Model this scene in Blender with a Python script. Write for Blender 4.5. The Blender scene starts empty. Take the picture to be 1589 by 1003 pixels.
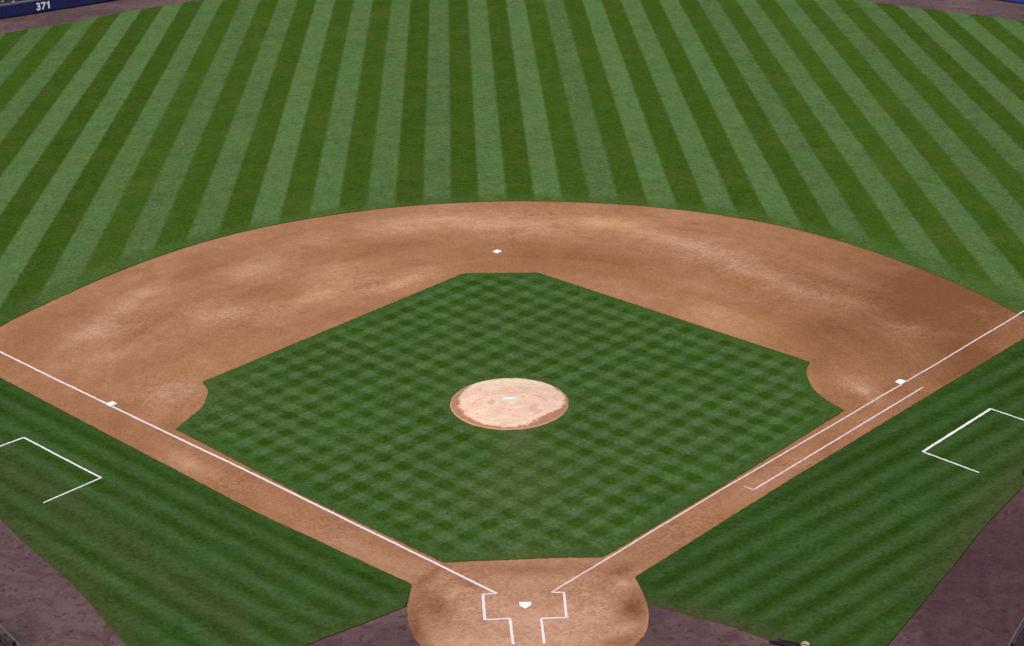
import bpy, bmesh, math, random
import numpy as np
from mathutils import Matrix, Vector
from mathutils.geometry import delaunay_2d_cdt
random.seed(7); rng = np.random.default_rng(7)
M = 0.3048                                   # the field is laid out in feet, built in metres
S2 = math.sqrt(0.5)
scene = bpy.context.scene
C = bpy.context.collection

# ------------------------------------------------------------------ camera
cam_d = bpy.data.cameras.new('camera'); cam = bpy.data.objects.new('camera', cam_d); C.objects.link(cam)
scene.camera = cam
CP = (-6.788, -192.016, 120.697); YAW, PITCH, ROLL = -0.0293059, 0.4012115, -0.0157054
cy, sy, cp, sp = math.cos(YAW), math.sin(YAW), math.cos(PITCH), math.sin(PITCH)
F = Vector((-sy*cp, cy*cp, -sp)); R0 = Vector((cy, sy, 0)); U0 = R0.cross(F)
Rr = math.cos(ROLL)*R0 + math.sin(ROLL)*U0; Ur = -math.sin(ROLL)*R0 + math.cos(ROLL)*U0
cam.matrix_world = Matrix(((Rr.x, Ur.x, -F.x, CP[0]*M), (Rr.y, Ur.y, -F.y, CP[1]*M), (Rr.z, Ur.z, -F.z, CP[2]*M), (0, 0, 0, 1)))
cam_d.sensor_width = 36; cam_d.lens = 2757.25/1589*36
cam_d.clip_start = 0.5; cam_d.clip_end = 5000

# ------------------------------------------------------------------ world, sun, exposure
SUN_EL, SUN_AZ = 52, 215                     # azimuth: clockwise from +Y
w = bpy.data.worlds.new('World'); scene.world = w; w.use_nodes = True
nt = w.node_tree
sky = nt.nodes.new('ShaderNodeTexSky'); sky.sky_type = 'NISHITA'; sky.sun_disc = False
sky.sun_elevation = math.radians(SUN_EL); sky.sun_rotation = math.radians(SUN_AZ)
sky.air_density = 1.0; sky.dust_density = 4.0; sky.ozone_density = 1.0
bg = nt.nodes['Background']; bg.inputs['Strength'].default_value = 0.10
nt.links.new(sky.outputs[0], bg.inputs['Color'])
sun_d = bpy.data.lights.new('sun', 'SUN'); sun_d.energy = 1.5; sun_d.angle = math.radians(25); sun_d.color = (1, .93, .86)
sun = bpy.data.objects.new('sun', sun_d); C.objects.link(sun)
az, el = math.radians(SUN_AZ), math.radians(SUN_EL)
sdir = Vector((math.sin(az)*math.cos(el), math.cos(az)*math.cos(el), math.sin(el)))
sun.rotation_euler = sdir.to_track_quat('Z', 'Y').to_euler(); sun.location = sdir*200
scene.view_settings.view_transform = 'Standard'; scene.view_settings.look = 'None'
scene.view_settings.exposure = 0.47; scene.view_settings.gamma = 1.0
scene.view_settings.use_curve_mapping = False

# ------------------------------------------------------------------ shader helper
class G:
    def __init__(s, name, rough=0.9, spec=0.2):
        s.m = bpy.data.materials.new(name); s.m.use_nodes = True
        s.t = s.m.node_tree; s.b = s.t.nodes['Principled BSDF']
        s.b.inputs['Roughness'].default_value = rough; s.b.inputs['Specular IOR Level'].default_value = spec
        s._pos = None
    def put(s, sock, v):
        if isinstance(v, (int, float)): sock.default_value = v
        elif isinstance(v, (tuple, list)): sock.default_value = (*v, 1.0) if sock.type == 'RGBA' and len(v) == 3 else v
        else: s.t.links.new(v, sock)
    def math(s, op, a, b=0.0, c=None, clamp=False):
        n = s.t.nodes.new('ShaderNodeMath'); n.operation = op; n.use_clamp = clamp
        s.put(n.inputs[0], a); s.put(n.inputs[1], b)
        if c is not None: s.put(n.inputs[2], c)
        return n.outputs[0]
    def add(s, a, b): return s.math('ADD', a, b)
    def sub(s, a, b): return s.math('SUBTRACT', a, b)
    def mul(s, a, b): return s.math('MULTIPLY', a, b)
    def clamp(s, a): return s.math('ADD', a, 0.0, clamp=True)
    def pos(s):
        if s._pos is None:
            g = s.t.nodes.new('ShaderNodeNewGeometry'); x = s.t.nodes.new('ShaderNodeSeparateXYZ')
            s.t.links.new(g.outputs['Position'], x.inputs[0])
            v = s.t.nodes.new('ShaderNodeVectorMath'); v.operation = 'SCALE'; v.inputs[3].default_value = 1/M
            s.t.links.new(g.outputs['Position'], v.inputs[0])
            s._pos = (s.mul(x.outputs[0], 1/M), s.mul(x.outputs[1], 1/M), v.outputs[0])   # in feet
        return s._pos
    def vec(s, x, y, z=0.0):
        n = s.t.nodes.new('ShaderNodeCombineXYZ'); s.put(n.inputs[0], x); s.put(n.inputs[1], y); s.put(n.inputs[2], z)
        return n.outputs[0]
    def noise(s, scale, detail=3, rough=0.55, vec=None, dist=0.0):
        n = s.t.nodes.new('ShaderNodeTexNoise'); n.inputs['Scale'].default_value = scale
        n.inputs['Detail'].default_value = detail; n.inputs['Roughness'].default_value = rough
        n.inputs['Distortion'].default_value = dist
        s.t.links.new(vec if vec is not None else s.pos()[2], n.inputs['Vector']); return n.outputs['Fac']
    def ramp(s, f, lo, hi, smooth=True):
        n = s.t.nodes.new('ShaderNodeMapRange'); n.clamp = True
        if smooth: n.interpolation_type = 'SMOOTHSTEP'
        s.put(n.inputs[0], f); s.put(n.inputs[1], lo); s.put(n.inputs[2], hi); return n.outputs[0]
    def mix(s, f, a, b, mode='MIX'):
        n = s.t.nodes.new('ShaderNodeMix'); n.data_type = 'RGBA'; n.blend_type = mode
        s.put(n.inputs[0], f); s.put(n.inputs[6], a); s.put(n.inputs[7], b); return n.outputs[2]
    def scale(s, col, f):
        v = s.t.nodes.new('ShaderNodeVectorMath'); v.operation = 'SCALE'
        s.put(v.inputs[0], col); s.put(v.inputs[3], f); return v.outputs[0]
    def attr(s, name):
        n = s.t.nodes.new('ShaderNodeAttribute'); n.attribute_name = name; return n.outputs['Fac']
    def stripes(s, coord, c0, period, sharp):
        # 0..1, 1 at c0 + k*period; sharp 1 = sine, large = square
        ph = s.mul(s.sub(coord, c0), 2*math.pi/period)
        c = s.math('COSINE', ph)
        return s.clamp(s.add(s.mul(c, .5*sharp), .5))
    def bump(s, h, strength, dist):
        n = s.t.nodes.new('ShaderNodeBump'); n.inputs['Strength'].default_value = strength; n.inputs['Distance'].default_value = dist
        s.put(n.inputs['Height'], h); s.t.links.new(n.outputs[0], s.b.inputs['Normal'])
    def color(s, c): s.put(s.b.inputs['Base Color'], c); return s.m

def var(g, lst):
    """product-like brightness factor from several noises: list of (scale, detail, amplitude)"""
    f = 1.0
    for sc, de, am in lst:
        f = g.add(f, g.mul(g.sub(g.noise(sc, de), .5), am*2))
    return f

# ------------------------------------------------------------------ materials
def grass_material(name, kind):
    g = G(name, 1.0, .0)
    x, y, P = g.pos()
    wob = g.mul(g.sub(g.noise(.35, 2), .5), .55)
    fine = g.mul(g.sub(g.noise(1.1, 4, .75), .5), 1.5)
    if kind == 'outfield':
        light, dark, midc = (.084, .150, .047), (.041, .086, .0090), (.052, .116, .024)
        f = g.stripes(g.add(x, g.add(g.mul(wob, .6), g.mul(fine, .3))), -.15, 11.56, 5.0)
        # each mower pass has its own tone
        band = g.math('FLOOR', g.math('DIVIDE', g.add(x, .15+2.89), 5.78))
        wn = g.t.nodes.new('ShaderNodeTexWhiteNoise'); wn.noise_dimensions = '1D'; g.put(wn.inputs['W'], band)
        tone = g.mul(g.sub(wn.outputs[0], .5), .16)
        r = g.math('SQRT', g.add(g.math('POWER', x, 2), g.math('POWER', g.sub(y, 61), 2)))
        ring = g.ramp(g.add(r, g.mul(fine, 1.2)), 101.5, 97.0)
        f = g.add(g.mul(f, g.sub(1, g.mul(ring, .70))), g.mul(ring, .28))
    elif kind == 'infield':
        light, dark, midc = (.073, .132, .042), (.030, .073, .0060), (.055, .118, .026)
        u1 = g.mul(g.add(x, y), S2); u3 = g.mul(g.sub(y, x), S2)
        a = g.stripes(g.add(u1, g.mul(wob, .45)), 77.2, 4.19, 1.75)
        b = g.stripes(g.add(u3, g.mul(wob, .45)), 79.97, 4.265, 1.75)
        f = g.add(g.mul(a, .5), g.mul(b, .5))
        f = g.add(.5, g.mul(g.sub(f, .5), g.add(.75, g.mul(g.noise(.085, 4, .7), .9))))
        for uu, ss, sc in ((u1, 77.2, 4.19), (u3, 79.97, 4.265)):
            wn = g.t.nodes.new('ShaderNodeTexWhiteNoise'); wn.noise_dimensions = '1D'
            g.put(wn.inputs['W'], g.math('FLOOR', g.math('DIVIDE', g.sub(uu, ss-sc/4), sc/2)))
            f = g.add(f, g.mul(g.sub(wn.outputs[0], .5), .16))
        f = g.add(f, g.mul(fine, .26))
        ed = g.ramp(g.attr('edge'), 1.0, 3.2)
        mr = g.math('SQRT', g.add(g.math('POWER', x, 2), g.math('POWER', g.sub(y, 59.8), 2)))
        ed = g.mul(ed, g.ramp(mr, 9.6, 12.0))
        f = g.add(g.mul(f, ed), g.mul(g.sub(1, ed), .42)); tone = 0.0
    else:
        light, dark, midc = ((.053, .104, .031), (.023, .058, .0045), (.04, .09, .02)) if kind == 'foul_left' else ((.047, .095, .027), (.020, .052, .0040), (.04, .09, .02))
        left = kind == 'foul_left'
        u = g.mul(g.add(x, y), S2) if left else g.mul(g.sub(y, x), S2)
        if not left: u = g.add(u, g.mul(g.sub(g.mul(g.add(x, y), S2), 50), .08))
        f = g.stripes(g.add(u, g.mul(wob, .6)), -8.25+2.07 if left else -11.8+2.07, 4.14, .85)
        pn = g.t.nodes.new('ShaderNodeTexWhiteNoise'); pn.noise_dimensions = '1D'
        g.put(pn.inputs['W'], g.math('FLOOR', g.math('DIVIDE', g.sub(u, -6.2+1.03), 2.07)))
        f = g.add(f, g.mul(g.sub(pn.outputs[0], .5), .22))
        f = g.add(f, g.mul(fine, .5))
        f = g.add(g.mul(g.sub(f, .5), g.add(.30, g.mul(g.noise(.07, 4, .65), 1.15))), .5)
        ed = g.ramp(g.attr('edge'), .6, 2.6)
        f = g.add(g.mul(f, ed), g.mul(g.sub(1, ed), .45)); tone = 0.0
    col = g.mix(g.clamp(f), dark, light)
    # olive / brownish worn patches, yellow patches
    pat = g.ramp(g.noise(.075, 5, .7, dist=.6), .46, .66)
    col = g.mix(g.mul(pat, .24 if kind == 'outfield' else .10), col, (.105, .108, .026) if kind == 'outfield' else (.072, .092, .022))
    lush = g.ramp(g.noise(.10, 4, .65, vec=g.vec(x, y, 40.0)), .50, .68)
    col = g.mix(g.mul(lush, .30), col, (.036, .110, .022))
    if kind == 'outfield':
        yel = g.mul(g.ramp(g.noise(.11, 5, .7), .60, .74), g.ramp(y, 290, 190))
        col = g.mix(g.mul(yel, .35), col, (.085, .125, .014))
    if kind != 'outfield':
        worn = g.attr('worn')
        col = g.mix(g.clamp(g.mul(worn, g.add(.35, g.noise(.9, 4, .7)))), col, (.105, .120, .045) if kind == 'infield' else (.062, .068, .028))
    # single clumps: pale tips and dark gaps
    tips = g.ramp(g.noise(1.3, 4, .8), .56, .72)
    col = g.mix(g.mul(tips, .38), col, (.13, .20, .080) if kind in ('outfield', 'infield') else (.085, .14, .055))
    gaps = g.ramp(g.noise(1.15, 4, .8, vec=g.vec(x, y, 9.0)), .46, .32)
    col = g.mix(g.mul(gaps, .55), col, (.024, .052, .006))
    seeds = g.ramp(g.noise(.55, 5, .75, vec=P), .70, .76)
    col = g.mix(g.mul(seeds, .45), col, (.16, .22, .07))
    amp = g.add(var(g, [(.13, 3, .18), (.5, 4, .24), (1.8, 4, .55)]), tone)
    col = g.scale(col, amp)
    g.bump(g.add(g.noise(4.0, 4, .75), g.mul(g.noise(.8, 3), 1.2)), .55, .06)
    return g.color(col)

DIRT_DARK, DIRT_MID, DIRT_DRY = (.192, .081, .032), (.338, .163, .077), (.515, .298, .172)
def dirt_material(name, home=False):
    g = G(name, 1.0, .0)
    x, y, P = g.pos()
    oy = 61.0
    r = g.math('SQRT', g.add(g.math('POWER', x, 2), g.math('POWER', g.sub(y, oy), 2)))
    rh = g.math('SQRT', g.add(g.math('POWER', x, 2), g.math('POWER', y, 2)))
    hz = g.ramp(rh, 20, 14)
    # drag marks run round the mound, rake marks round the plate
    v1 = g.vec(g.mul(x, .055), g.mul(y, .055), g.mul(r, .26))
    v2 = g.vec(g.mul(x, .26), g.mul(y, .26), g.mul(rh, .55))
    drag = g.noise(1.0, 5, .62, vec=v1, dist=.4)
    rake = g.noise(1.0, 5, .62, vec=v2, dist=.5)
    vfine = g.vec(g.mul(x, .25), g.mul(y, .25), g.mul(r, 2.6))
    dfine = g.noise(1.0, 4, .7, vec=vfine)
    streak = g.add(g.mul(drag, g.sub(1, hz)), g.mul(rake, hz))
    cloud = g.noise(.085, 5, .62, dist=.6)
    puff = g.noise(.33, 5, .68, dist=.8)
    d = g.attr('dry')
    d = g.mul(d, g.add(.45, g.mul(puff, 1.1)))
    f = g.add(.5, g.mul(d, .46))
    f = g.add(f, g.mul(g.sub(streak, .5), g.sub(.40, g.mul(hz, .10))))
    f = g.add(f, g.mul(g.sub(dfine, .5), .16))
    f = g.add(f, g.mul(g.sub(cloud, .5), .50))
    f = g.add(f, g.mul(g.sub(puff, .5), .36))
    f = g.add(f, g.mul(g.sub(g.noise(2.2, 4, .75), .5), .26))
    sn = g.noise(.75, 6, .75, vec=g.vec(g.mul(x, .8), g.mul(y, 1.1), 5.1), dist=2.2)
    scf = g.mul(g.attr('scuff'), g.mul(g.sub(g.ramp(sn, .40, .60), .5), .32))
    f = g.add(f, scf)
    lo = g.mix(g.ramp(f, 0, .5, False), DIRT_DARK, DIRT_MID)
    col = g.mix(g.ramp(f, .5, 1.0, False), lo, DIRT_DRY)
    oc = g.attr('ochre')
    col = g.mix(g.clamp(g.mul(oc, .55)), col, g.mix(g.clamp(f), (.28, .125, .045), (.62, .36, .165)))
    col = g.mix(g.clamp(g.mul(oc, -.9)), col, g.mix(g.clamp(f), (.23, .100, .058), (.575, .335, .245)))
    # scuffs, cleat marks, pebbles
    v3 = g.vec(g.mul(x, 1.0), g.mul(y, .45), 3.3)
    sc = g.ramp(g.noise(1.15, 3, .6, vec=v3), .66, .74)
    col = g.mix(g.mul(sc, .28), col, DIRT_DARK)
    sc2 = g.ramp(g.noise(.8, 4, .7, vec=v3, dist=2.0), .66, .76)
    col = g.mix(g.mul(sc2, .30), col, DIRT_DRY)
    col = g.scale(col, var(g, [(2.2, 4, .30), (.9, 4, .14)]))
    g.bump(g.add(g.add(g.noise(2.4, 5, .8), g.mul(dfine, .8)), g.mul(g.attr('scuff'), g.mul(sn, 2.5))), .45, .04)
    return g.color(col)

def track_material():
    g = G('crushed_brick_track', .95, .1)
    x, y, P = g.pos()
    base = g.mix(g.ramp(g.noise(.05, 5, .65, dist=.8), .35, .66), (.084, .053, .053), (.142, .093, .093))
    base = g.mix(g.mul(g.ramp(g.noise(.21, 5, .7, dist=1.2), .48, .64), .75), base, (.090, .042, .046))
    base = g.mix(g.mul(g.ramp(g.noise(.9, 4, .75), .55, .7), .35), base, (.185, .125, .118))
    sp = g.ramp(g.noise(.75, 4, .7), .56, .63)
    base = g.mix(g.mul(sp, .7), base, (.055, .022, .026))
    darker = g.ramp(g.attr('darker'), 0, 1)
    base = g.mix(g.mul(darker, g.add(.35, g.mul(g.noise(.3, 4, .7), .7))), base, (.050, .022, .027))
    base = g.scale(base, var(g, [(1.9, 4, .35), (.8, 4, .16)]))
    g.bump(g.noise(2.5, 5, .8), .4, .03)
    return g.color(base)

def mound_material():
    g = G('packed_clay', .95, .1)
    x, y, P = g.pos()
    yy = g.sub(y, 59.8)
    r = g.math('SQRT', g.add(g.math('POWER', x, 2), g.math('POWER', yy, 2)))
    n1 = g.noise(.55, 5, .65, dist=.5)
    pale = g.mix(g.ramp(g.noise(.35, 4, .6), .35, .65), (.74, .49, .365), (.80, .60, .43))
    pale = g.mix(g.ramp(g.add(yy, g.mul(n1, 3)), 5.5, 9), pale, (.84, .66, .46))
    marks = g.ramp(g.noise(.8, 6, .75, vec=g.vec(g.mul(x, .6), g.mul(y, 1.1), g.mul(r, 1.3)), dist=1.2), .50, .66)
    pale = g.mix(g.mul(marks, .62), pale, (.56, .29, .19))
    # worn reddish rim, wider on the third-base side and lower right
    lr = g.add(g.math('POWER', g.mul(g.sub(x, 5.8), .30), 2), g.math('POWER', g.mul(g.add(yy, 6.0), .42), 2))
    lr = g.math('EXPONENT', g.mul(lr, -1.0))
    wid = g.add(7.62, g.add(g.mul(g.sub(n1, .5), 1.6), g.mul(g.noise(1.6, 4, .8), 1.9)))
    wid = g.sub(g.sub(wid, g.mul(g.math('POWER', g.mul(x, 1/9), 2), .9)), g.mul(lr, 1.1))
    wid = g.add(wid, g.mul(g.ramp(g.add(yy, g.mul(x, .45)), -3, 6), 1.05))
    rim = g.ramp(g.add(g.sub(r, wid), g.mul(g.sub(g.noise(2.4, 3, .8), .5), .9)), -.30, .30)
    rimc = g.mix(g.noise(1.6, 4, .7), (.30, .120, .062), (.50, .26, .16))
    col = g.mix(rim, pale, rimc)
    outer = g.mul(g.ramp(r, 9.0, 9.2), .5)
    col = g.mix(outer, col, (.60, .40, .27))
    # landing hole on the third-base side, groove behind the rubber
    hx = g.math('POWER', g.math('DIVIDE', g.add(x, 2.95), .62), 2); hy = g.math('POWER', g.math('DIVIDE', g.sub(y, 58.9), 1.0), 2)
    hole = g.ramp(g.add(g.math('SQRT', g.add(hx, hy)), g.mul(g.sub(n1, .5), 1.2)), 1.35, .5)
    col = g.mix(g.mul(hole, .6), col, (.52, .29, .20))
    hx = g.math('POWER', g.math('DIVIDE', g.sub(x, 3.8), 1.3), 2); hy = g.math('POWER', g.math('DIVIDE', g.sub(y, 56.3), 1.5), 2)
    hole = g.ramp(g.add(g.math('SQRT', g.add(hx, hy)), g.mul(g.sub(g.noise(1.1, 4, .7), .5), 3.5)), 1.2, .4)
    col = g.mix(g.mul(hole, .6), col, (.60, .33, .24))
    ry = g.math('POWER', g.mul(g.sub(y, 57.2), .62), 2)
    rr = g.math('SQRT', g.add(g.math('POWER', g.sub(x, .2), 2), g.math('MULTIPLY', ry, 4.4)))
    ringm = g.mul(g.ramp(g.math('ABSOLUTE', g.sub(rr, 6.3)), .22, .04), g.mul(g.ramp(y, 58.0, 60.5), g.ramp(g.noise(.7, 3), .40, .55)))
    col = g.mix(g.mul(ringm, .9), col, (.50, .28, .18))
    rp = g.vec(g.mul(g.math('ARCTAN2', x, yy), .9), g.mul(r, 1.5), 2.0)
    arcs = g.mul(g.ramp(g.noise(1.6, 5, .7, vec=rp, dist=.5), .56, .66), g.ramp(r, 7.9, 7.0))
    col = g.mix(g.mul(arcs, .42), col, (.52, .27, .18))
    col = g.scale(col, var(g, [(2.5, 4, .16), (1.0, 3, .09)]))
    g.bump(g.noise(2.4, 5, .8), .5, .03)
    return g.color(col)

def chalk_material(name, c, under, cover=.3):
    g = G(name, .95, .05)
    n = g.ramp(g.noise(1.6, 5, .75), cover-.14, cover+.08)
    n2 = g.ramp(g.noise(5.0, 3, .7), .32, .42)
    col = g.mix(g.mul(n, g.add(.6, g.mul(n2, .4))), under, c)
    return g.color(g.scale(col, var(g, [(.5, 3, .06)])))

def plain(name, c, rough=.6, spec=.3, amp=.06, sc=1.0, metal=0):
    g = G(name, rough, spec); g.b.inputs['Metallic'].default_value = metal
    g.color(g.scale(g.mix(0.0, c, c), var(g, [(sc, 4, amp), (sc*6, 3, amp*.7)]))); return g.m

m_out = grass_material('outfield_turf', 'outfield'); m_in = grass_material('infield_turf', 'infield')
m_fl = grass_material('third_base_foul_turf', 'foul_left'); m_fr = grass_material('first_base_foul_turf', 'foul_right')
m_dirt = dirt_material('infield_clay'); m_track = track_material(); m_mound = mound_material()
m_chalk = chalk_material('chalk', (.80, .74, .76), (.60, .40, .34), .37)
m_chalk_thin = chalk_material('thin_chalk', (.72, .62, .62), (.45, .27, .2), .42)
m_paint = chalk_material('white_turf_paint', (.78, .81, .78), (.25, .34, .2), .37)
m_rubber = plain('white_rubber', (.93, .93, .93), .45, .35, .03, 3)
m_canvas = plain('white_canvas', (.92, .91, .90), .7, .2, .04, 3)
m_edge = plain('dark_rubber_edge', (.03, .03, .035), .7)
m_navy = plain('navy_wall_padding', (.014, .017, .105), .55, .4, .10, .3)
m_blue = plain('blue_wall_padding', (.018, .040, .26), .5, .4, .10, .3)
m_trim = plain('dark_wall_base', (.006, .006, .018), .7)
m_cap = plain('weathered_grey_ledge', (.11, .115, .15), .7, .3, .25, .8)
m_white = plain('white_number_paint', (.93, .94, .96), .5, .3, .02)
m_conc = plain('grandstand_concrete', (.16, .155, .15), .9, .2, .15, .3)
m_riser = plain('dark_step_riser', (.035, .036, .05), .9, .2, .15, .3)
m_bench = plain('faded_navy_bench', (.035, .045, .10), .6, .3, .2, .8)
m_seat = plain('grey_plastic_seat', (.10, .10, .11), .45, .4, .10, 1)
m_dark = plain('dark_painted_steel', (.010, .009, .012), .5, .4, .1)
m_rail = plain('dull_metal_rail', (.095, .09, .10), .5, .5, .15, 1)
m_padwall = plain('dark_wall_pad', (.030, .022, .028), .8, .2, .15, 1)
m_bag = plain('black_nylon', (.008, .007, .009), .7, .2, .2, 2)
m_bucket = plain('cream_plastic', (.46, .36, .30), .4, .4, .05, 2)
m_bucket_in = plain('dusty_bucket_bottom', (.20, .12, .12), .9, .1, .2, 3)
m_lip = plain('turf_soil_lip', (.10, .065, .022), .95, .05, .3, 2)
m_steps = plain('dark_bullpen_asphalt', (.012, .013, .022), .9, .2, .3, .2)
m_ground = plain('asphalt_outside', (.05, .05, .05), .9, .2, .2, .05)

# ------------------------------------------------------------------ mesh helpers
def link(name, me, mat=None, parent=None):
    o = bpy.data.objects.new(name, me); C.objects.link(o)
    if mat is not None: me.materials.append(mat)
    if parent is not None: o.parent = parent
    return o
def tag(o, label=None, cat=None, group=None, kind=None):
    if label: o['label'] = label
    if cat: o['category'] = cat
    if group: o['group'] = group
    if kind: o['kind'] = kind
    return o
def empty(name, loc, rz=0.0):
    o = bpy.data.objects.new(name, None); C.objects.link(o); o.empty_display_size = .3
    o.location = loc; o.rotation_euler = (0, 0, rz); return o

def resample(pts, step, jitter=0.0, close=True):
    out = []; n = len(pts)
    for i in range(n if close else n-1):
        a = np.array(pts[i], float); b = np.array(pts[(i+1) % n], float)
        L = np.hypot(*(b-a)); k = max(1, int(L/step)); t = (b-a)/max(L, 1e-9); nn = np.array([-t[1], t[0]])
        for j in range(k):
            p = a+(b-a)*j/k
            if jitter and j: p = p + nn*rng.normal(0, jitter)
            out.append(p)
    if not close: out.append(np.array(pts[-1], float))
    return np.array(out)
def catmull(pts, per=8):
    P = [np.array(p, float) for p in pts]; P = [2*P[0]-P[1]]+P+[2*P[-1]-P[-2]]; out = []
    for i in range(1, len(P)-2):
        for j in range(per):
            t = j/per; a, b, c, d = P[i-1:i+3]
            out.append(.5*((2*b)+(-a+c)*t+(2*a-5*b+4*c-d)*t*t+(-a+3*b-3*c+d)*t**3))
    out.append(P[-2]); return [tuple(p) for p in out]
def inside(px, py, poly):
    r = np.zeros(len(px), bool); n = len(poly); j = n-1
    for i in range(n):
        xi, yi = poly[i]; xj, yj = poly[j]
        if yi != yj:
            r ^= ((yi > py) != (yj > py)) & (px < (xj-xi)*(py-yi)/(yj-yi)+xi)
        j = i
    return r
def edge_dist(px, py, poly):
    d = np.full(len(px), 1e9); n = len(poly)
    for i in range(n):
        a = poly[i]; b = poly[(i+1) % n]; ab = b-a; l2 = (ab@ab) or 1e-9
        t = np.clip(((px-a[0])*ab[0]+(py-a[1])*ab[1])/l2, 0, 1)
        d = np.minimum(d, np.hypot(px-a[0]-t*ab[0], py-a[1]-t*ab[1]))
    return d
def sheet(name, outline, spacing, z, mat, skirt=0.0, attrs=None, zfun=None):
    """flat sheet (feet) with inner vertices; skirt = drop of its border in metres"""
    poly = np.array(outline, float)
    x0, y0 = poly.min(0); x1, y1 = poly.max(0)
    gx, gy = np.meshgrid(np.arange(x0+spacing*.5, x1, spacing), np.arange(y0+spacing*.5, y1, spacing))
    gx = gx.ravel()+rng.uniform(-.15, .15, gx.size)*spacing; gy = gy.ravel()+rng.uniform(-.15, .15, gy.size)*spacing
    k = inside(gx, gy, poly); gx, gy = gx[k], gy[k]
    k = edge_dist(gx, gy, poly) > spacing*.3; gx, gy = gx[k], gy[k]
    verts = [Vector(p) for p in poly]+[Vector((a, b)) for a, b in zip(gx, gy)]
    n = len(poly)
    res = delaunay_2d_cdt(verts, [(i, (i+1) % n) for i in range(n)], [], 1, 1e-5)
    V = np.array([tuple(v) for v in res[0]]); faces = [list(f) for f in res[2]]
    zz = np.full(len(V), z) if zfun is None else zfun(V[:, 0], V[:, 1])+z
    if zfun is None:
        zz = zz + 0.0
    vv = [(a*M, b*M, c) for (a, b), c in zip(V, zz)]
    # make all faces look up
    ff = []
    for f in faces:
        a, b, c = (V[f[0]], V[f[1]], V[f[2]])
        ff.append(f if (b[0]-a[0])*(c[1]-a[1])-(b[1]-a[1])*(c[0]-a[0]) > 0 else f[::-1])
    if skirt:
        from collections import Counter
        ed = Counter()
        dirs = {}
        for f in ff:
            for i in range(len(f)):
                e = (f[i], f[(i+1) % len(f)]); kx = tuple(sorted(e)); ed[kx] += 1; dirs[kx] = e
        low = {}
        for kx, c in ed.items():
            if c == 1:
                a, b = dirs[kx]
                for q in (a, b):
                    if q not in low: low[q] = len(vv); vv.append((vv[q][0], vv[q][1], vv[q][2]-skirt))
                ff.append([b, a, low[a], low[b]])
    me = bpy.data.meshes.new(name); me.from_pydata(vv, [], ff); me.update()
    if skirt and name.endswith('grass'):
        me.materials.append(mat); me.materials.append(m_lip)
        for p in me.polygons:
            if abs(p.normal.z) < .5: p.material_index = 1
        mat = None
    if attrs:
        X = np.array([v[0] for v in vv])/M; Y = np.array([v[1] for v in vv])/M
        for an, fn in attrs.items():
            at = me.attributes.new(an, 'FLOAT', 'POINT'); at.data.foreach_set('value', np.asarray(fn(X, Y), dtype=np.float32))
    return link(name, me, mat)

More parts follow.
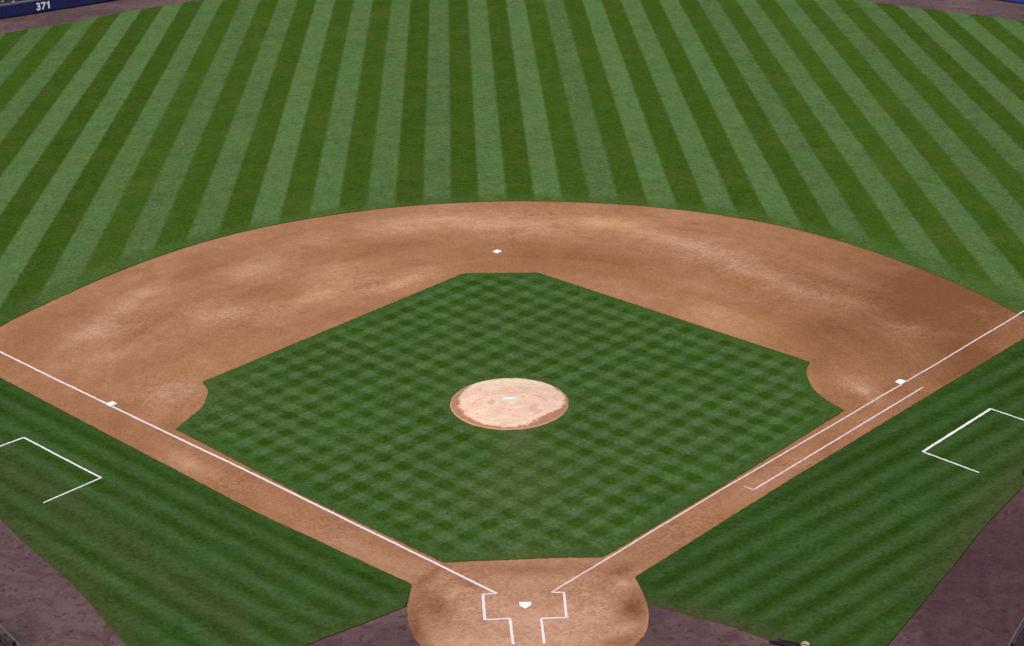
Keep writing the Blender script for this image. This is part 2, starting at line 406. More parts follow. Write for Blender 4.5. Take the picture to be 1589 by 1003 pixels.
# where the clay is dry (+) or darker (-): x, y, half length, half width, angle, dryness, ochre
STAINS=[(-67.7,103.5,5.3,2.5,-116,0.7,0),(-70.5,93.5,5.8,3,-127,0.7,-0.3),(-64.4,111.9,5.2,2.6,-136,0.5,-0.3),(-49,100.7,6.3,3.3,-139,0.7,0.3),(-45.3,121,6.5,4.7,-138,0.6,-0.3),(-32.4,108.7,9.9,3.1,-136,0.8,0.4),(-29.5,120.5,8.1,4.5,-141,0.5,0.2),(-67,82.8,5.7,2.5,-141,0.5,-0.2),(-54,67.5,4.7,4,68,0.7,-0.2),(-55.9,59.4,3.5,2,-125,0.4,0),(-81.2,91.4,7.9,4.8,-106,-0.35,0),(-74.7,104,9.1,2.8,-119,-0.25,0),(-61.7,76.7,6.7,2.9,-142,-0.25,0),(-56,81.3,2.3,1.1,-126,-0.25,0),(-57.5,121.9,8.1,2.7,-140,-0.3,0),(-42,111,6.7,2.8,-139,-0.2,0),(-59.9,97.1,5.1,3.1,-130,-0.15,0),(-48.8,79.8,10,2.7,-135,-0.05,0.5),(2.7,142.3,20.6,6.1,175,0.8,0.2),(-18.4,112.5,8.7,2.4,-138,0.8,0.4),(22.1,142.8,7.8,3.4,165,0.6,0.8),(-8.8,147.8,9.2,3.1,-175,0.5,0),(-19.1,142.1,8.1,4.3,-155,0.4,0),(4.6,124.1,13.5,6.9,175,-0.45,0.3),(19.1,121.3,11.3,4.1,141,-0.45,0.4),(-21.4,132.4,10.4,4.1,-159,-0.375,0.1),(26.7,124.2,6,4,122,-0.225,-0.3),(-26.1,126.4,5.9,2.6,-137,-0.225,0),(-36,127.1,8,3.2,-147,-0.15,0),(45.2,116.1,12,3.6,129,0.5,-0.3),(39.4,126.8,8.8,3.3,134,0.6,-0.2),(53.6,102.6,8.2,3.6,130,0.4,-0.2),(63.3,109.8,9.9,2.1,129,0.4,-0.2),(62,98,6.2,3.3,136,0.4,0),(70,84.6,3.8,3.4,157,0.5,-0.3),(38.4,90.2,9.9,4.8,130,0.3,0.9),(54.5,134.7,12.2,4.1,145,0.3,0),(30.3,134.7,7.4,3.1,137,0.6,-0.2),(55.5,62.7,4.6,2.1,118,0.8,-0.3),(56.4,59.7,3.7,0.9,107,0.5,-0.3),(86.2,86.1,5.4,1.4,-136,0.3,-0.3),(76.2,82,3.3,2.2,-175,0.2,0),(45.2,108.5,5,2.4,144,-0.3,0.6),(74.3,96.5,17,12,104,-0.9,-0.1),(60.6,76.3,12.9,8.4,149,-0.25,0),(56.1,86.2,7.1,5.2,130,-0.5,0.1),(76.9,76.5,12.6,4.4,-131,-0.36,0),(61.6,62.3,3.8,1.4,-139,-0.36,0),(80.9,108.5,15.5,3.1,110,-0.5,0),(50.6,69.2,4.6,2.3,77,-0.3,0),(-47.2,42.1,7.1,1.7,132,0.7,-0.1),(-23.3,18.8,5.9,1.3,132,0.4,-0.2),(-33.7,28,7.6,1.3,133,0.2,0),(-66.7,61.2,9.6,1.5,133,-0.15,0),(-53.6,47.1,5.9,1.4,131,-0.15,0),(-53.6,54,3.3,1.6,-132,-0.15,0),(37.2,34.2,8.4,1.8,-132,0.5,-0.2),(54,51.1,9.5,1.7,-132,0.2,0),(24.3,20.8,7.6,1.5,-132,0.1,0),(74.8,68.8,10.8,1.8,-133,-0.3,0),(-11.4,1.2,4.3,2.4,92,-0.9,0),(-13.8,-3.6,4.1,1.1,91,-0.6,0),(-7.3,6.4,1.8,0.8,136,-0.7,0),(-13.1,7.8,1.7,1.6,150,-0.3,0),(12.7,8.2,3.4,1.2,-131,-0.8,0),(13.2,-0.7,2.6,1.4,84,-1.2,0),(10.2,-8.2,2.1,0.8,-163,-0.6,0),(0.8,9.6,10.1,1.6,177,-0.5,0.1),(12.8,5.5,1.6,0.8,114,0.7,0),(12.5,-5.1,2.2,0.8,-139,0.6,0),(-9.4,4.1,2.1,1,-151,0.4,0),(-0.2,-2.9,6.4,4.4,176,0.35,-0.2),(-2.4,-7.9,9.4,2,177,0.3,-0.2),(-10.2,-5.3,2.4,2.3,149,0.2,0),(14.2,3.8,1.3,1.2,-166,0.1,0),(6.8,-1.1,3.7,3.2,84,0.2,-0.1),(-16.9,7.2,3.3,1,131,0.3,-0.2),(-13.2,13.1,3.5,0.6,129,-0.3,0)]
def stain(X, Y, which):
    out = np.zeros(len(X))
    for (cx, cy, a, b, ang, am, oc) in STAINS:
        v = am if which == 0 else oc*.9
        if not v: continue
        t = math.radians(ang); dx, dy = X-cx, Y-cy
        p = (dx*math.cos(t)+dy*math.sin(t))/(a*.95); q = (-dx*math.sin(t)+dy*math.cos(t))/(b*.95)
        out += v*np.exp(-(p*p+q*q)**.85)
    return out

# ------------------------------------------------------------------ the setting: ground sheets
me = bpy.data.meshes.new('ground')
bm = bmesh.new(); bmesh.ops.create_grid(bm, x_segments=4, y_segments=4, size=2500); bm.to_mesh(me); bm.free()
o = link('ground', me, m_ground); o.location.z = -.12; tag(o, kind='structure')

# field wall line behind home and along the foul lines (feet)
WALL = [(-250, 225), (-170, 138), (-112, 66), (-92, 31), (-79.5, 16), (-64.4, -5.0), (-61.3, -9.2), (-52, -23), (-39, -38), (-21, -51), (0, -57),
        (20, -54), (38, -42), (51, -26), (56.3, -16.4), (60.0, -10.5), (75, 12.6), (94, 35), (126, 66), (190, 134), (258, 218)]
OUTW = [(258, 218), (222, 262), (185, 300), (161.1, 323.1), (153.8, 329.8), (131, 349), (90, 380), (45, 403), (0, 410), (-45, 398), (-90, 371), (-111.5, 354.8),
        (-115.8, 351.3), (-141.0, 333.5), (-180, 305), (-218, 268), (-250, 225)]
trk = [p for p in WALL]+OUTW[1:-1]
def track_darker(X, Y):  # track tone: darkest at the lower right, darker beside the plate circle
    v = np.zeros(len(X))
    v += 1.0*np.exp(-((X-66)**2+(Y-12)**2)/420)+.8*np.exp(-((X-59)**2+(Y+9)**2)/60)+.7*np.exp(-((X-56)**2+(Y+10)**2)/160)
    v += .45*np.exp(-((X-18)**2+(Y+8)**2)/80)+.35*np.exp(-((X+19)**2+(Y+6)**2)/60)
    return v
o = sheet('warning_track', resample(trk, 8), 4.0, 0.0, m_track, attrs={'darker': track_darker}); tag(o, kind='structure')

ARC = [(-87.9, 96.7), (-79.4, 110.9), (-69.9, 124.1), (-59.2, 135.4), (-47.5, 144.1), (-35, 150.2), (-22, 154.4), (-8.8, 156.5), (4.6, 156.7), (17.8, 155.0),
       (30.8, 151.5), (43.3, 146.1), (55.2, 138.7), (66, 128.7), (75.6, 116.3), (84.0, 102.7), (90.2, 89.0)]
LPATH = [(-14.5, 6.65), (-36.2, 26.75), (-57.7, 48.9), (-82.95, 75.1), (-91.5, 84.0)]
RPATH = [(14.5, 6.65), (36.3, 28.95), (60.4, 52.9), (87.2, 79.3), (92.8, 84.6)]
arc = catmull([(-91.5, 84.0)]+ARC+[(92.8, 84.6)], 8)
HOME = [(14.5, 6.65), (15.0, 3.4), (15.35, 0), (15.2, -3.2), (14.3, -6.7), (11.5, -10.6), (7.2, -13.6), (2, -15.0), (-3.5, -14.8), (-8.6, -12.4), (-12.4, -8.6), (-14.3, -4.6), (-14.9, 0.0), (-14.7, 3.6), (-14.5, 6.65)]
def out_off(p, q=(0, 60), d=1.2):
    v = np.array(p, float)-np.array(q, float); return tuple(np.array(p)+v/np.hypot(*v)*d)
home = catmull(HOME, 6)
# the clay runs a foot under the turf everywhere but round the plate circle
left_under = [(p[0]-.9, p[1]-.9) for p in LPATH]; right_under = [(p[0]+.9, p[1]-.9) for p in RPATH]
dirt_out = [(-14.5, 6.65)]+left_under[1:]+[out_off(p) for p in arc[1:-1]]+right_under[:0:-1]+[tuple(p) for p in resample(home, .35, .06, close=False)[:-1]]
def dry(X, Y):
    v = stain(X, Y, 0)
    rh = np.hypot(X, Y)
    v += .35*np.exp(-(rh/20)**2)                                  # trampled dry ground round the plate
    v -= .5*np.exp(-((rh-15.1)/.5)**2)*(X < 0)*(Y > 5)            # the rim of the plate circle
    v -= .4*np.exp(-((rh-14.6)/1.0)**2)*(Y < 5)
    v = np.where(rh < 22, v*1.35, v)-.50/(1+np.exp(-(X-55)/8))*np.clip((Y-52)/12, 0, 1)
    v -= .22*(X > 12)*(Y < 60)*np.clip((rh-15)/6, 0, 1)+.12*(X < -12)*(Y < 60)*np.clip((rh-15)/6, 0, 1)                         # darker towards first base
    return v
SCUFF = [(62, 98, 7), (70, 84.6, 5), (56, 61.5, 5.5), (39, 127, 9), (52, 104, 8), (45, 115, 8), (-54, 67, 6), (-47, 101, 8), (-66, 96, 7), (4, 143, 12),
         (-25, 112, 8), (7.5, 0, 4.5), (-7.5, 0, 4.5), (0, -7, 5), (9, 7, 4), (-9, 6, 4), (-40, 36, 5), (-25, 22, 5), (40, 36, 5), (22, 18, 5), (85, 88, 5)]
def scuff(X, Y):
    v = np.full(len(X), .22)
    for a, b, rr in SCUFF: v += .8*np.exp(-((X-a)**2+(Y-b)**2)/rr**2)
    return np.minimum(v, 1)
def ochre(X, Y): return stain(X, Y, 1)-.25*np.exp(-(np.hypot(X, Y)/24)**2)-.1
o = sheet('infield_dirt', resample(dirt_out, 1.2), .9, .012, m_dirt, attrs={'dry': dry, 'ochre': ochre, 'scuff': scuff}); tag(o, kind='structure')

LB = catmull([(-49.45, 71.13), (-48.25, 68.2), (-48.05, 65.19), (-48.3, 61.8), (-49.34, 58.95), (-51.4, 54.1)], 6)
RB = catmull([(51.65, 53.96), (49.9, 57.2), (48.75, 60.3), (48.3, 63.4), (48.35, 67.6), (49.0, 70.4), (49.84, 72.31)], 6)
infield = LB+[(-29.33, 30.57), (-10.4, 11.9)]+catmull([(-10.2, 11.9), (-5, 12.05), (.2, 12.1), (5.5, 12.2), (10.8, 11.95)], 4)+[(29.2, 30.5)]+RB+[(7.5, 115.4), (7.0, 115.75), (-6.2, 116.35), (-6.9, 116.1)]
poly_in = resample(infield, .35, .05)
def worn_in(X, Y):
    return .7*np.exp(-((X-.6)/3.0)**2-((Y-45.5)/4.5)**2)+.3*np.exp(-((X)/9)**2-((Y-32)/9)**2)+.35*np.exp(-(np.hypot(X, Y-59.8)/10.5)**8)+.35*np.exp(-((X)/9)**2-((Y-14)/3)**2)+.25*np.exp(-((X+46)/6)**2-((Y-66)/8)**2)
o = sheet('infield_grass', poly_in, .9, .052, m_in, skirt=.045, attrs={'edge': lambda X, Y: edge_dist(X, Y, np.array(infield, float)), 'worn': worn_in}); tag(o, kind='structure')

TL = catmull([(-235, 228), (-160, 150), (-104, 76), (-84, 45), (-72.1, 27.5), (-65.4, 18.2), (-58.6, 9.4), (-52.1, -.9), (-49.0, -5.6), (-43.5, -12), (-37, -17), (-31.5, -13.5), (-29, -9.4)], 5)
fl = TL+[(-26.9, -6.6), (-20.5, -2.4)]+[(-15.1, 1.3), (-14.9, 3.6)]+LPATH[:]
TR = catmull([(240, 222), (175, 146), (112, 78), (84, 44), (71.8, 28.1), (62.9, 16.7), (58.1, 9.8), (53.1, 2.8), (49.0, -3.1), (43.4, -10.9), (40, -15.5), (36, -17), (33.5, -13.5)], 5)
fr = [(92.8, 84.6)]+TR+[(30.2, -9.7), (25.5, -5.8), (20.7, -2.9)]+[(15.5, .4), (15.15, 3.4)]+RPATH[:-1]
fl_r = resample(fl, .5, .035); fr_r = resample(fr, .5, .035)
near = lambda poly: (lambda X, Y: edge_dist(X, Y, np.array(poly, float)))
wl = lambda X, Y: .55*np.exp(-(edge_dist(X, Y, np.array(TL, float))/3.2)**2)*(np.hypot(X, Y) > 34)+.5*np.exp(-(edge_dist(X, Y, np.array([(-28, -7), (-15, 1.3)], float))/1.6)**2)
wr = lambda X, Y: .7*np.exp(-(edge_dist(X, Y, np.array([(80, 40), (71.6, 27.2), (60.5, 10), (55, 4)], float))/4.5)**2)+.8*np.exp(-(edge_dist(X, Y, np.array([(31, -9), (26, -4.8), (15.5, .6)], float))/2.0)**2)
o = sheet('third_base_foul_grass', fl_r, 1.5, .052, m_fl, skirt=.045, attrs={'edge': near(fl), 'worn': wl}); tag(o, kind='structure')
o = sheet('first_base_foul_grass', fr_r, 1.5, .052, m_fr, skirt=.045, attrs={'edge': near(fr), 'worn': wr}); tag(o, kind='structure')

TRK_OUT = catmull([(240, 222), (212, 247), (180, 277), (154.6, 301.8), (140, 313), (125.1, 323.3), (114, 333.6), (85, 356), (45, 378), (0, 385), (-45, 373), (-83.4, 353.6), (-104.8, 339.2), (-121.3, 325.1), (-137.5, 314.1), (-168, 290), (-205, 255), (-235, 228)], 5)
outf = [tuple(p) for p in arc][::-1]+TRK_OUT[::-1]
outf = [(92.8, 84.6)]+TRK_OUT+[(-91.5, 84.0)]+arc[1:-1]
o = sheet('outfield_grass', resample(outf, .9, .06), 9.0, .052, m_out, skirt=.045); tag(o, kind='structure')

# ------------------------------------------------------------------ chalk
def ribbon(name, lines, z, mat, th=.004, jitter=.022):
    """lines: list of (points in feet, width in feet); each becomes a thin raised strip with a crumbly edge"""
    vv, ff = [], []
    allp = np.concatenate([np.array(l[0], float) for l in lines]); cen = allp.mean(0)
    for pts, wd in lines:
        P = resample(pts, .35, 0, close=False) if not callable(wd) else resample(pts, .35, 0, close=False)
        T = np.gradient(P, axis=0); T /= np.linalg.norm(T, axis=1)[:, None]; N = np.stack([-T[:, 1], T[:, 0]], 1)
        drift = np.cumsum(rng.normal(0, .006, len(P))); drift -= np.linspace(drift[0], drift[-1], len(P))
        b = len(vv)
        for i, p in enumerate(P):
            wa = wd/2*(1+rng.normal(0, .10))+rng.normal(0, jitter*.4); wb = wd/2*(1+rng.normal(0, .10))+rng.normal(0, jitter*.4)
            A = p+N[i]*(wa+drift[i]); B = p-N[i]*(wb-drift[i])
            for q, zz in ((A, 0), (A*.85+B*.15, th), (A*.15+B*.85, th), (B, 0)):
                vv.append(((q[0]-cen[0])*M, (q[1]-cen[1])*M, zz))
        for i in range(len(P)-1):
            a = b+4*i
            for k in range(3): ff.append((a+k, a+4+k, a+5+k, a+1+k))
        ff += [(b, b+1, b+2, b+3), (b+4*(len(P)-1)+3, b+4*(len(P)-1)+2, b+4*(len(P)-1)+1, b+4*(len(P)-1))]
    me = bpy.data.meshes.new(name); me.from_pydata(vv, [], ff); me.update()
    bm = bmesh.new(); bm.from_mesh(me); bmesh.ops.recalc_face_normals(bm, faces=bm.faces); bm.to_mesh(me); bm.free()
    o = link(name, me, mat); o.location = (cen[0]*M, cen[1]*M, z); return o
ZC = .0135; ZG = .0535
o = ribbon('foul_line', [([(-3.5, 3.85), (-14.51, 14.95), (-37.75, 38.45), (-59.6, 60.0), (-72.0, 72.35), (-88.4, 89.0)], .35)], ZC, m_chalk)
tag(o, 'thick white chalk foul line running from the plate past third base', 'foul line')
o2 = ribbon('foul_line', [([(3.45, 3.72), (11.08, 11.4), (29.4, 30.05), (50.0, 50.4), (70.0, 70.25), (89.6, 89.9)], .27)], ZC, m_chalk_thin)
tag(o2, 'thinner faded chalk foul line running from the plate past first base', 'foul line')
o = ribbon('outfield_foul_line', [([(-89.6, 90.2), (-238, 232)], .33)], ZG, m_paint); tag(o, 'white foul line painted on the left field turf', 'foul line')
o = ribbon('outfield_foul_line', [([(89.5, 89.8), (96, 95.6), (243, 227)], .29)], ZG, m_paint); tag(o, 'white foul line painted on the right field turf', 'foul line')
o = ribbon('running_lane_line', [([(65.8, 61.6), (33.75, 29.55)], .27), ([(33.6, 29.35), (32.45, 30.55)], .2)], ZC, m_chalk_thin)
tag(o, 'hooked chalk line of the running lane between home and first base', 'chalk line')
o = ribbon('batters_box', [([(-3.7, 3.9), (-5.42, 3.78)], .22), ([(-5.31, 3.9), (-5.2, -2.3)], .34), ([(-5.03, -2.22), (-1.95, -2.1)], .26)], ZC, m_chalk)
tag(o, 'white chalk batter box left of home plate, on the third base side', 'batter box')
o = ribbon('batters_box', [([(3.5, 3.72), (5.15, 3.6)], .22), ([(5.05, 3.68), (5.0, -2.4)], .32), ([(5.25, -2.32), (1.8, -2.32)], .26)], ZC, m_chalk)
tag(o, 'white chalk batter box right of home plate, on the first base side', 'batter box')
o = ribbon('catchers_box_line', [([(-2.02, -2.3), (-1.86, -7.9)], .34)], ZC, m_chalk)
tag(o, 'short left chalk line of the catcher box behind home plate', 'chalk line')
o = ribbon('catchers_box_line', [([(1.84, -2.5), (1.93, -8.0)], .32)], ZC, m_chalk)
tag(o, 'short right chalk line of the catcher box behind home plate', 'chalk line')
o = ribbon('coaches_box', [([(-83.5, 43.9), (-74.25, 52.55)], .30), ([(-74.19, 52.6), (-60.0, 38.65)], .30), ([(-60.0, 38.72), (-66.9, 31.55)], .27)], ZG, m_paint)
tag(o, 'open white coach box painted on the grass beside third base', 'coach box')
o = ribbon('coaches_box', [([(83.0, 43.4), (74.2, 52.95)], .28), ([(74.25, 52.98), (60.15, 39.2)], .42), ([(60.2, 39.28), (66.65, 32.3)], .27)], ZG, m_paint)
tag(o, 'open white coach box painted on the grass beside first base', 'coach box')

# ------------------------------------------------------------------ mound, rubber, plate, bases
def mound_h(x, y):
    r = np.hypot(x, y-59.8)
    h = .80*np.clip((9.35-r)/6.6, 0, 1)
    front = np.clip((59.3-y)/1.0, 0, 1)
    h = np.where(r < 9.35, .80*np.minimum(1, ((9.35-r)/6.4))**.9, 0)
    h = h-.10*np.exp(-((x+2.95)/.7)**2-((y-58.9)/1.0)**2)-.07*np.exp(-((x-3.6)/1.2)**2-((y-56.3)/1.2)**2)
    h = h+rng.normal(0, .006, np.shape(x))
    return np.maximum(h, 0)*M
ang = np.linspace(0, 2*math.pi, 170, endpoint=False)
mo = np.stack([9.3*np.cos(ang), 59.8+9.4*np.sin(ang)], 1)*1.0
mo += rng.normal(0, .045, mo.shape)
cen = Vector((0, 59.8*M, 0))
mound = sheet('pitchers_mound', mo, .33, .055, m_mound, skirt=.045, zfun=mound_h)
for v in mound.data.vertices: v.co -= cen
for p in mound.data.polygons: p.use_smooth = True
mound.location = cen
tag(mound, 'round pale clay pitching mound with a reddish rim in the middle of the infield grass', 'mound')

def prism(name, pts, z0, h, mat, bevel=.01, parent=None, cen=None, seg=2, dome=0.0):
    """pts in feet; extruded polygon with rounded top edge, origin at its centre on the ground"""
    P = np.array(pts, float); c = P.mean(0) if cen is None else np.array(cen, float)
    bm = bmesh.new(); lo = [bm.verts.new(((p[0]-c[0])*M, (p[1]-c[1])*M, 0)) for p in P]; hi = [bm.verts.new(((p[0]-c[0])*M, (p[1]-c[1])*M, h)) for p in P]
    n = len(P); bm.faces.new(lo[::-1]); top = bm.faces.new(hi)
    for i in range(n): bm.faces.new((lo[i], lo[(i+1) % n], hi[(i+1) % n], hi[i]))
    bmesh.ops.recalc_face_normals(bm, faces=bm.faces)
    if bevel: bmesh.ops.bevel(bm, geom=[e for e in bm.edges if any(v.co.z > h*.5 for v in e.verts)], offset=bevel, segments=seg, affect='EDGES', profile=.6)
    if dome:
        f = max(bm.faces, key=lambda f: f.calc_center_median().z*10+f.calc_area()); r = bmesh.ops.poke(bm, faces=[f])
        for v in r['verts']: v.co.z += dome
    me = bpy.data.meshes.new(name); bm.to_mesh(me); bm.free()
    o = link(name, me, mat, parent)
    o.location = (c[0]*M, c[1]*M, z0) if parent is None else (0, 0, z0)
    return o
plate_pts = [(0, -.05), (.76, .70), (.76, 1.45), (-.76, 1.45), (-.76, .70)]
t = empty('home_plate', (0, .708*M, .012)); tag(t, 'white five sided home plate set in the clay between the batter boxes', 'home plate')
prism('plate_top', plate_pts, .006, .022, m_rubber, .004, t, cen=(0, .708))
prism('black_border', [(0, -.1), (.81, .68), (.81, 1.50), (-.81, 1.50), (-.81, .68)], 0, .008, m_edge, .002, t, cen=(0, .708))
t = empty('pitching_rubber', (0, 59.85*M, .055+.80*M-.012)); tag(t, 'long white pitching rubber set in the top of the mound', 'pitching rubber')
prism('rubber_slab', [(-1, 59.6), (1, 59.6), (1, 60.1), (-1, 60.1)], 0, .03, m_rubber, .006, t, cen=(0, 59.85))
def base(loc, rz, label):
    t = empty('base_bag', (loc[0]*M, loc[1]*M, .0125), rz); tag(t, label, 'base')
    h = .625
    cover = prism('canvas_cover', [(-h, -h), (h, -h), (h, h), (-h, h)], .012, .066, m_canvas, .022, t, cen=(0, 0), seg=3, dome=.008)
    prism('bottom_edge', [(-h-.02, -h-.02), (h+.02, -h-.02), (h+.02, h+.02), (-h-.02, h+.02)], 0, .014, m_edge, .004, t, cen=(0, 0))
    return t
d = 89.375
base((S2*d-S2*.60, S2*d+S2*.60), math.radians(45), 'square white first base bag against the thin right foul line')
base((-S2*d+S2*.60, S2*d+S2*.60), math.radians(45), 'square white third base bag against the thick left foul line')
base((0, 127.28), math.radians(45), 'small square white second base bag alone on the dirt above the infield grass')

# ------------------------------------------------------------------ field wall / railings / grandstand
def sweep(name, path, prof, mat, parent=None, side=1):
    """profile (offset outward, height) in feet swept along the path; outward = away from the field"""
    P = np.array(path, float); T = np.gradient(P, axis=0)
    d1 = np.diff(P, axis=0); d1 /= np.linalg.norm(d1, axis=1)[:, None]
    N = []
    for i in range(len(P)):
        a = d1[max(i-1, 0)]; b = d1[min(i, len(d1)-1)]; na = np.array([a[1], -a[0]])*side; nb = np.array([b[1], -b[0]])*side
        m = na+nb; m /= np.linalg.norm(m); N.append(m/max(.5, m@na))
    vv = []; ff = []; k = len(prof)
    for p, nn in zip(P, N):
        for (o_, h_) in prof: q = p+nn*o_; vv.append((q[0]*M, q[1]*M, h_*M))
    for i in range(len(P)-1):
        for j in range(k-1): ff.append((i*k+j, (i+1)*k+j, (i+1)*k+j+1, i*k+j+1))
    ff.append(tuple(range(k))); ff.append(tuple((len(P)-1)*k+j for j in range(k))[::-1])
    me = bpy.data.meshes.new(name); me.from_pydata(vv, [], ff); me.update()
    bm = bmesh.new(); bm.from_mesh(me); bmesh.ops.recalc_face_normals(bm, faces=bm.faces); bm.to_mesh(me); bm.free()
    return link(name, me, mat, parent)
def closed(prof): return prof+[prof[0]]

def boxm(name, sx, sy, sz, loc, mat, parent=None, rz=0, bev=.006, tilt=0):
    bm = bmesh.new(); bmesh.ops.create_cube(bm, size=1)
    for v in bm.verts: v.co = Vector((v.co.x*sx, v.co.y*sy, v.co.z*sz))
    if bev: bmesh.ops.bevel(bm, geom=bm.edges[:], offset=bev, segments=2, affect='EDGES')
    me = bpy.data.meshes.new(name); bm.to_mesh(me); bm.free()
    o = link(name, me, mat, parent); o.location = loc; o.rotation_euler = (tilt, 0, rz); return o

def railing(path, label):
    P = np.array(path, float); t = empty('dugout_railing', (P[0][0]*M, P[0][1]*M, 0)); tag(t, label, 'railing')
    off = Vector((-P[0][0]*M, -P[0][1]*M, 0))
    def put(o): o.location = off; return o
    put(sweep('padded_kerb', path, closed([(0.05, -.05), (0.05, .9), (.75, .9), (.75, -.05)]), m_padwall, t))
    put(sweep('top_rail', path, closed([(-.06, 3.36), (-.06, 3.54), (0.0, 3.6), (.16, 3.6), (.2, 3.5), (.2, 3.36)]), m_rail, t))
    put(sweep('middle_rail', path, closed([(.12, 2.0), (.12, 2.1), (.22, 2.1), (.22, 2.0)]), m_dark, t))
    L = resample(path, 4.6, 0, close=False)
    for i in range(len(L)-1):
        a, b = L[i], L[i+1]; dv = (b-a)/np.linalg.norm(b-a); nn = np.array([dv[1], -dv[0]]); q = a+nn*.32
        o = boxm('post', .12, .12, 2.72*M, (q[0]*M+off.x, q[1]*M+off.y, (.9+1.36)*M), m_dark, t, math.atan2(dv[1], dv[0]), .01)
    return t
railing([(-112, 66), (-92, 31), (-79.5, 16), (-64.4, -5.0), (-61.3, -9.2), (-52, -23), (-39, -38), (-21, -51)], 'low dark dugout railing with grey top rail in the lower left corner')
railing([(20, -54), (38, -42), (51, -26), (56.3, -16.4), (60.0, -10.5), (75, 12.6), (94, 35), (126, 66)], 'low dark dugout railing with grey top rail in the lower right corner')

stand = empty('grandstand', (0, -57*M, 0)); tag(stand, 'low concrete grandstand with navy bench rows wrapping round behind both dugout railings', 'grandstand')
soff = Vector((0, 57*M, 0))
steps = [(1.6, .05)]
hh, dd = .35, 1.6
for k in range(25):
    steps.append((dd, hh)); dd += 2.9; steps.append((dd, hh)); hh += 1.15
steps += [(dd, hh+3.5), (dd+1.2, hh+3.5), (dd+1.2, .05)]
o = sweep('lower_tier', WALL, closed(steps), m_conc, stand); o.location = soff
o.data.materials.append(m_riser)
for p in o.data.polygons:
    if abs(p.normal.z) < .5: p.material_index = 1
for k in range(2, 25):                        # long bench rows, one on each step
    o0, h0 = 1.6+2.9*k+1.5, .35+1.15*k
    o = sweep('bench_row', WALL, closed([(o0, h0+.9), (o0, h0+1.35), (o0+1.05, h0+1.35), (o0+1.12, h0+2.5), (o0+1.25, h0+2.5), (o0+1.25, h0+.9)]), m_bench, stand); o.location = soff
# stadium seats just behind the two railings
def make_seat():
    t = empty('stadium_seat', (0, 0, 0))
    boxm('seat', .46, .42, .045, (0, 0, .43), m_seat, t, 0, .015, .08)
    boxm('backrest', .46, .05, .42, (0, -.24, .68), m_seat, t, 0, .02, .2)
    boxm('armrest', .05, .34, .04, (-.26, -.03, .62), m_seat, t, 0, .012)
    boxm('armrest', .05, .34, .04, (.26, -.03, .62), m_seat, t, 0, .012)
    boxm('pedestal', .06, .3, .41, (-.26, -.08, .205), m_dark, t, 0, .01)
    return t
seat0 = make_seat(); first = True
def place_seats(a, b, n, label, grp):
    global first
    a, b = np.array(a, float), np.array(b, float); dv = (b-a)/np.linalg.norm(b-a); nn = np.array([dv[1], -dv[0]])
    for row, (off, z) in enumerate(((3.2, .35),)):
        for i in range(n):
            q = a+dv*(i*1.85+.6+row*.3)+nn*off
            if first: t = seat0; first = False
            else:
                t = seat0.copy(); C.objects.link(t)
                for ch in seat0.children: c = ch.copy(); C.objects.link(c); c.parent = t
            t.location = (q[0]*M, q[1]*M, z*M); t.rotation_euler = (0, 0, math.atan2(-nn[1], -nn[0])-math.pi/2)
            tag(t, label, 'seat', grp)
place_seats((-66.0, -2.8), (-61.3, -9.2), 4, 'grey plastic stadium seat behind the left dugout railing', 'seats behind the left railing')
place_seats((56.3, -16.4), (60.0, -10.5), 4, 'grey plastic stadium seat behind the right dugout railing', 'seats behind the right railing')

# ------------------------------------------------------------------ outfield wall
ow = empty('outfield_wall', (0, 410*M, 0)); tag(ow, 'low blue padded outfield wall with white distance number beyond the warning track', 'outfield wall')
woff = Vector((0, -410*M, 0))
def cut(path, i0, i1): return path[i0:i1]
wallprof = closed([(0, .5), (0, 3.75), (.8, 3.75), (.8, .5)])
def wsweep(nm, path, prof, mat): o = sweep(nm, path, prof, mat, ow, side=1); o.location = woff; return o
for nm, seg, mt in (('padding', OUTW[:7], m_blue), ('padding', OUTW[6:10], m_navy), ('padding', OUTW[9:], m_navy)):
    wsweep(nm, seg, wallprof, mt)
wsweep('base_strip', OUTW, closed([(.06, -.05), (.06, .498), (.9, .498), (.9, -.05)]), m_trim)
wsweep('grey_ledge', OUTW, closed([(-.1, 3.755), (-.1, 4.2), (1.3, 4.2), (1.3, 3.755)]), m_cap)
# seams between the pads
L = resample(OUTW, 8, 0, close=False)
bm = bmesh.new()
for i in range(len(L)-1):
    a, b = L[i], L[i+1]; dv = (b-a)/max(1e-6, np.linalg.norm(b-a)); q = a-np.array([-dv[1], dv[0]])*(-0.0)
    nn = np.array([-dv[1], dv[0]]); nn = nn if nn@(np.array([0, 60.])-a) > 0 else -nn; q = a+nn*.01
    r = bmesh.ops.create_cube(bm, size=1)
    for v in r['verts']:
        c = v.co; e = q+dv*(c.x*.09)+nn*(c.y*.05); v.co = Vector((e[0]*M, e[1]*M-410*M, (2.12+c.z*3.2)*M))
me = bpy.data.meshes.new('pad_seams'); bm.to_mesh(me); bm.free(); link('pad_seams', me, m_trim, ow)
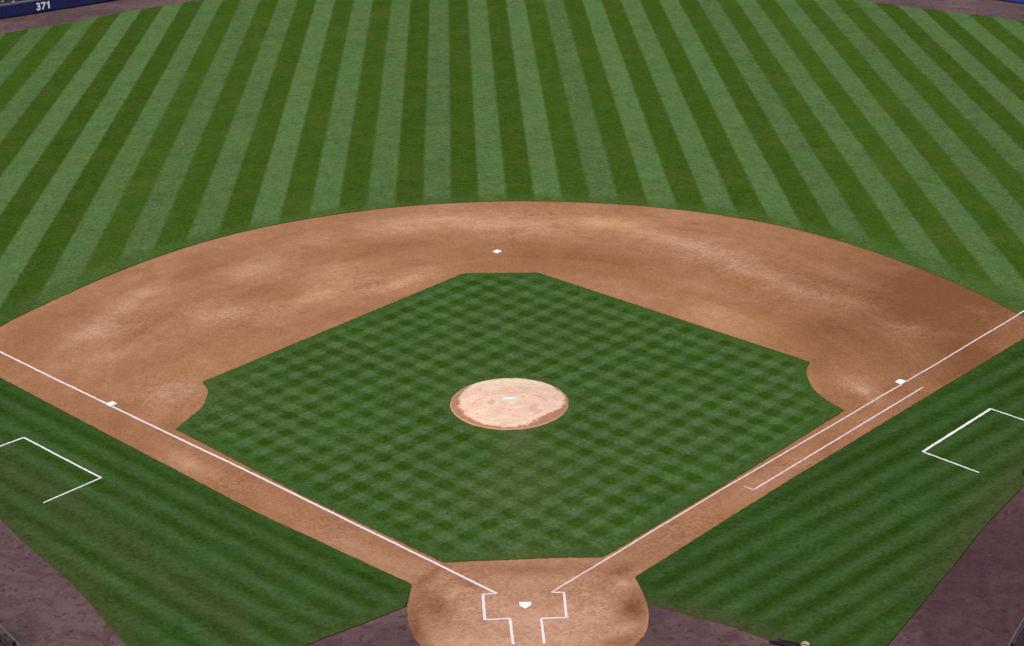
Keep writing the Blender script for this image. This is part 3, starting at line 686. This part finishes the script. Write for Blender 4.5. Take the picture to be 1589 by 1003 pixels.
# the number 371
a, b = np.array((-141.0, 333.5)), np.array((-115.8, 351.3)); dv = (b-a)/np.linalg.norm(b-a); nn = np.array([dv[1], -dv[0]])
cu = bpy.data.curves.new('number', 'FONT'); cu.body = '37'; cu.size = 3.05*M; cu.extrude = .01; cu.offset = .022; cu.align_x = 'RIGHT'; cu.space_character = 1.04
tmp = bpy.data.objects.new('tmp', cu); C.objects.link(tmp); bpy.context.view_layer.update()
me = bpy.data.meshes.new_from_object(tmp); bpy.data.objects.remove(tmp); me.name = 'distance_number'
H1 = max(v.co.y for v in me.vertices); X1 = max(v.co.x for v in me.vertices)+.30*M; u = H1/2.15   # the figure one: a stem with a flag
bm = bmesh.new(); bm.from_mesh(me)
one = [(.30, 0), (.78, 0), (.78, 2.15), (.42, 2.15), (.28, 1.85), (-.12, 1.66), (-.12, 1.30), (.30, 1.42)]
fr1 = [bm.verts.new((X1+a*u, b*u, .01)) for a, b in one]; bk1 = [bm.verts.new((X1+a*u, b*u, -.01)) for a, b in one]
bm.faces.new(fr1); bm.faces.new(bk1[::-1])
for i in range(len(one)): bm.faces.new((bk1[i], bk1[(i+1) % len(one)], fr1[(i+1) % len(one)], fr1[i]))
bm.to_mesh(me); bm.free()
num = link('distance_number', me, m_white, ow)
tt = ((-129.6-a[0])*dv[0]+(341.2-a[1])*dv[1]); q = a+dv*tt+nn*.09
num.location = (q[0]*M, q[1]*M-410*M, 1.05*M)
num.rotation_euler = (math.radians(90), 0, math.atan2(dv[1], dv[0]))
# beyond the wall on the left: bullpen yard, bench, buckets
bp = [(-86, 374.5), (-117, 354.5), (-142.6, 337), (-181, 306.5), (-235, 360), (-190, 420), (-120, 440)]
o = sheet('bullpen_ground', bp, 12, .04, m_steps); tag(o, kind='structure')

def make_bench(loc, rz, label):
    t = empty('bullpen_bench', loc, rz); tag(t, label, 'bench')
    boxm('seat', 5.0, .42, .06, (0, 0, .46), m_cap, t, 0, .01)
    boxm('backrest', 5.0, .05, .4, (0, .24, .78), m_dark, t, 0, .01)
    for x in (-2.2, 0, 2.2): boxm('leg', .07, .38, .44, (x, 0, .22), m_dark, t, 0, .008)
    return t
make_bench((-143.5*M, 362*M, .04), math.radians(38), 'dark bench in the yard beyond the left outfield wall')

def make_bucket():
    t = empty('ball_bucket', (0, 0, 0)); bm = bmesh.new(); n = 28
    prof = [(.10, 0.0), (.118, .0), (.135, .30), (.148, .305), (.148, .325), (.136, .328), (.130, .315), (.112, .03)]
    rings = []
    for r, z in prof: rings.append([bm.verts.new((r*math.cos(2*math.pi*i/n), r*math.sin(2*math.pi*i/n), z)) for i in range(n)])
    for k in range(len(rings)-1):
        for i in range(n): bm.faces.new((rings[k][i], rings[k][(i+1) % n], rings[k+1][(i+1) % n], rings[k+1][i]))
    bm.faces.new(rings[0][::-1]); bmesh.ops.recalc_face_normals(bm, faces=bm.faces)
    me = bpy.data.meshes.new('bucket_wall'); bm.to_mesh(me); bm.free()
    for p in me.polygons: p.use_smooth = True
    link('bucket_wall', me, m_bucket, t)
    bm = bmesh.new(); bmesh.ops.create_circle(bm, cap_ends=True, radius=.128, segments=24); me = bpy.data.meshes.new('bucket_filling')
    bm.to_mesh(me); bm.free(); o = link('bucket_filling', me, m_bucket_in, t); o.location.z = .24
    bm = bmesh.new(); segs = 16; rr = .008; prev = None
    for i in range(segs+1):
        a = math.pi*i/segs; c = Vector((.15*math.cos(a), .03+.15*math.sin(a)*.94, .31-.02*math.sin(a)))
        ring = [bm.verts.new(c+Vector((rr*math.cos(b)*math.cos(a), rr*math.cos(b)*math.sin(a), rr*math.sin(b)))) for b in (0, 1.57, 3.14, 4.71)]
        if prev:
            for j in range(4): bm.faces.new((prev[j], prev[(j+1) % 4], ring[(j+1) % 4], ring[j]))
        prev = ring
    bmesh.ops.recalc_face_normals(bm, faces=bm.faces)
    me = bpy.data.meshes.new('wire_handle'); bm.to_mesh(me); bm.free(); link('wire_handle', me, m_dark, t)
    return t
b0 = make_bucket(); b0.location = (33.15*M, -11.75*M, .052); b0.scale = (1.05, 1.05, 1.05); tag(b0, 'cream bucket beside the black bag at the bottom edge of the grass', 'bucket')
for (x, y, lab) in ((-145.3, 352.4, 'pale bucket at the far left beyond the left outfield wall'), (-141.9, 351.9, 'pale bucket nearer the number beyond the left outfield wall')):
    t = b0.copy(); C.objects.link(t); t.location = (x*M, y*M, .04); tag(t, lab, 'bucket', 'buckets beyond the outfield wall')
    for ch in b0.children: c = ch.copy(); C.objects.link(c); c.parent = t

# black equipment bag lying along the turf edge
def duffel(loc, rz, L, R, label):
    t = empty('equipment_bag', loc, rz); tag(t, label, 'bag')
    bm = bmesh.new(); n, k = 16, 14; prev = None
    for i in range(k+1):
        u = i/k; x = (u-.5)*L; rr = R*(.35+.65*min(1, u*1.6))*(1-.55*max(0, (u-.92)/.08)**2)
        ring = [bm.verts.new((x, rr*math.cos(2*math.pi*j/n)*(1+.05*random.uniform(-1, 1)), max(0, rr*.8+rr*.8*math.sin(2*math.pi*j/n)*(1+.06*random.uniform(-1, 1))))) for j in range(n)]
        if prev:
            for j in range(n): bm.faces.new((prev[j], prev[(j+1) % n], ring[(j+1) % n], ring[j]))
        else: bm.faces.new(ring[::-1])
        prev = ring
    bm.faces.new(prev); bmesh.ops.recalc_face_normals(bm, faces=bm.faces)
    me = bpy.data.meshes.new('bag_body'); bm.to_mesh(me); bm.free()
    for p in me.polygons: p.use_smooth = True
    link('bag_body', me, m_bag, t)
    boxm('strap', L*.5, .05, .015, (0, 0, R*1.62), m_bag, t, 0, .004)
    return t
duffel((30.95*M, -10.35*M, .052), math.radians(-24), 1.15, .135, 'long black equipment bag lying on the lower right turf edge behind home')
duffel((73.15*M, 31.7*M, .02), math.radians(50), .5, .13, 'small black bag at the right end of the warning track')
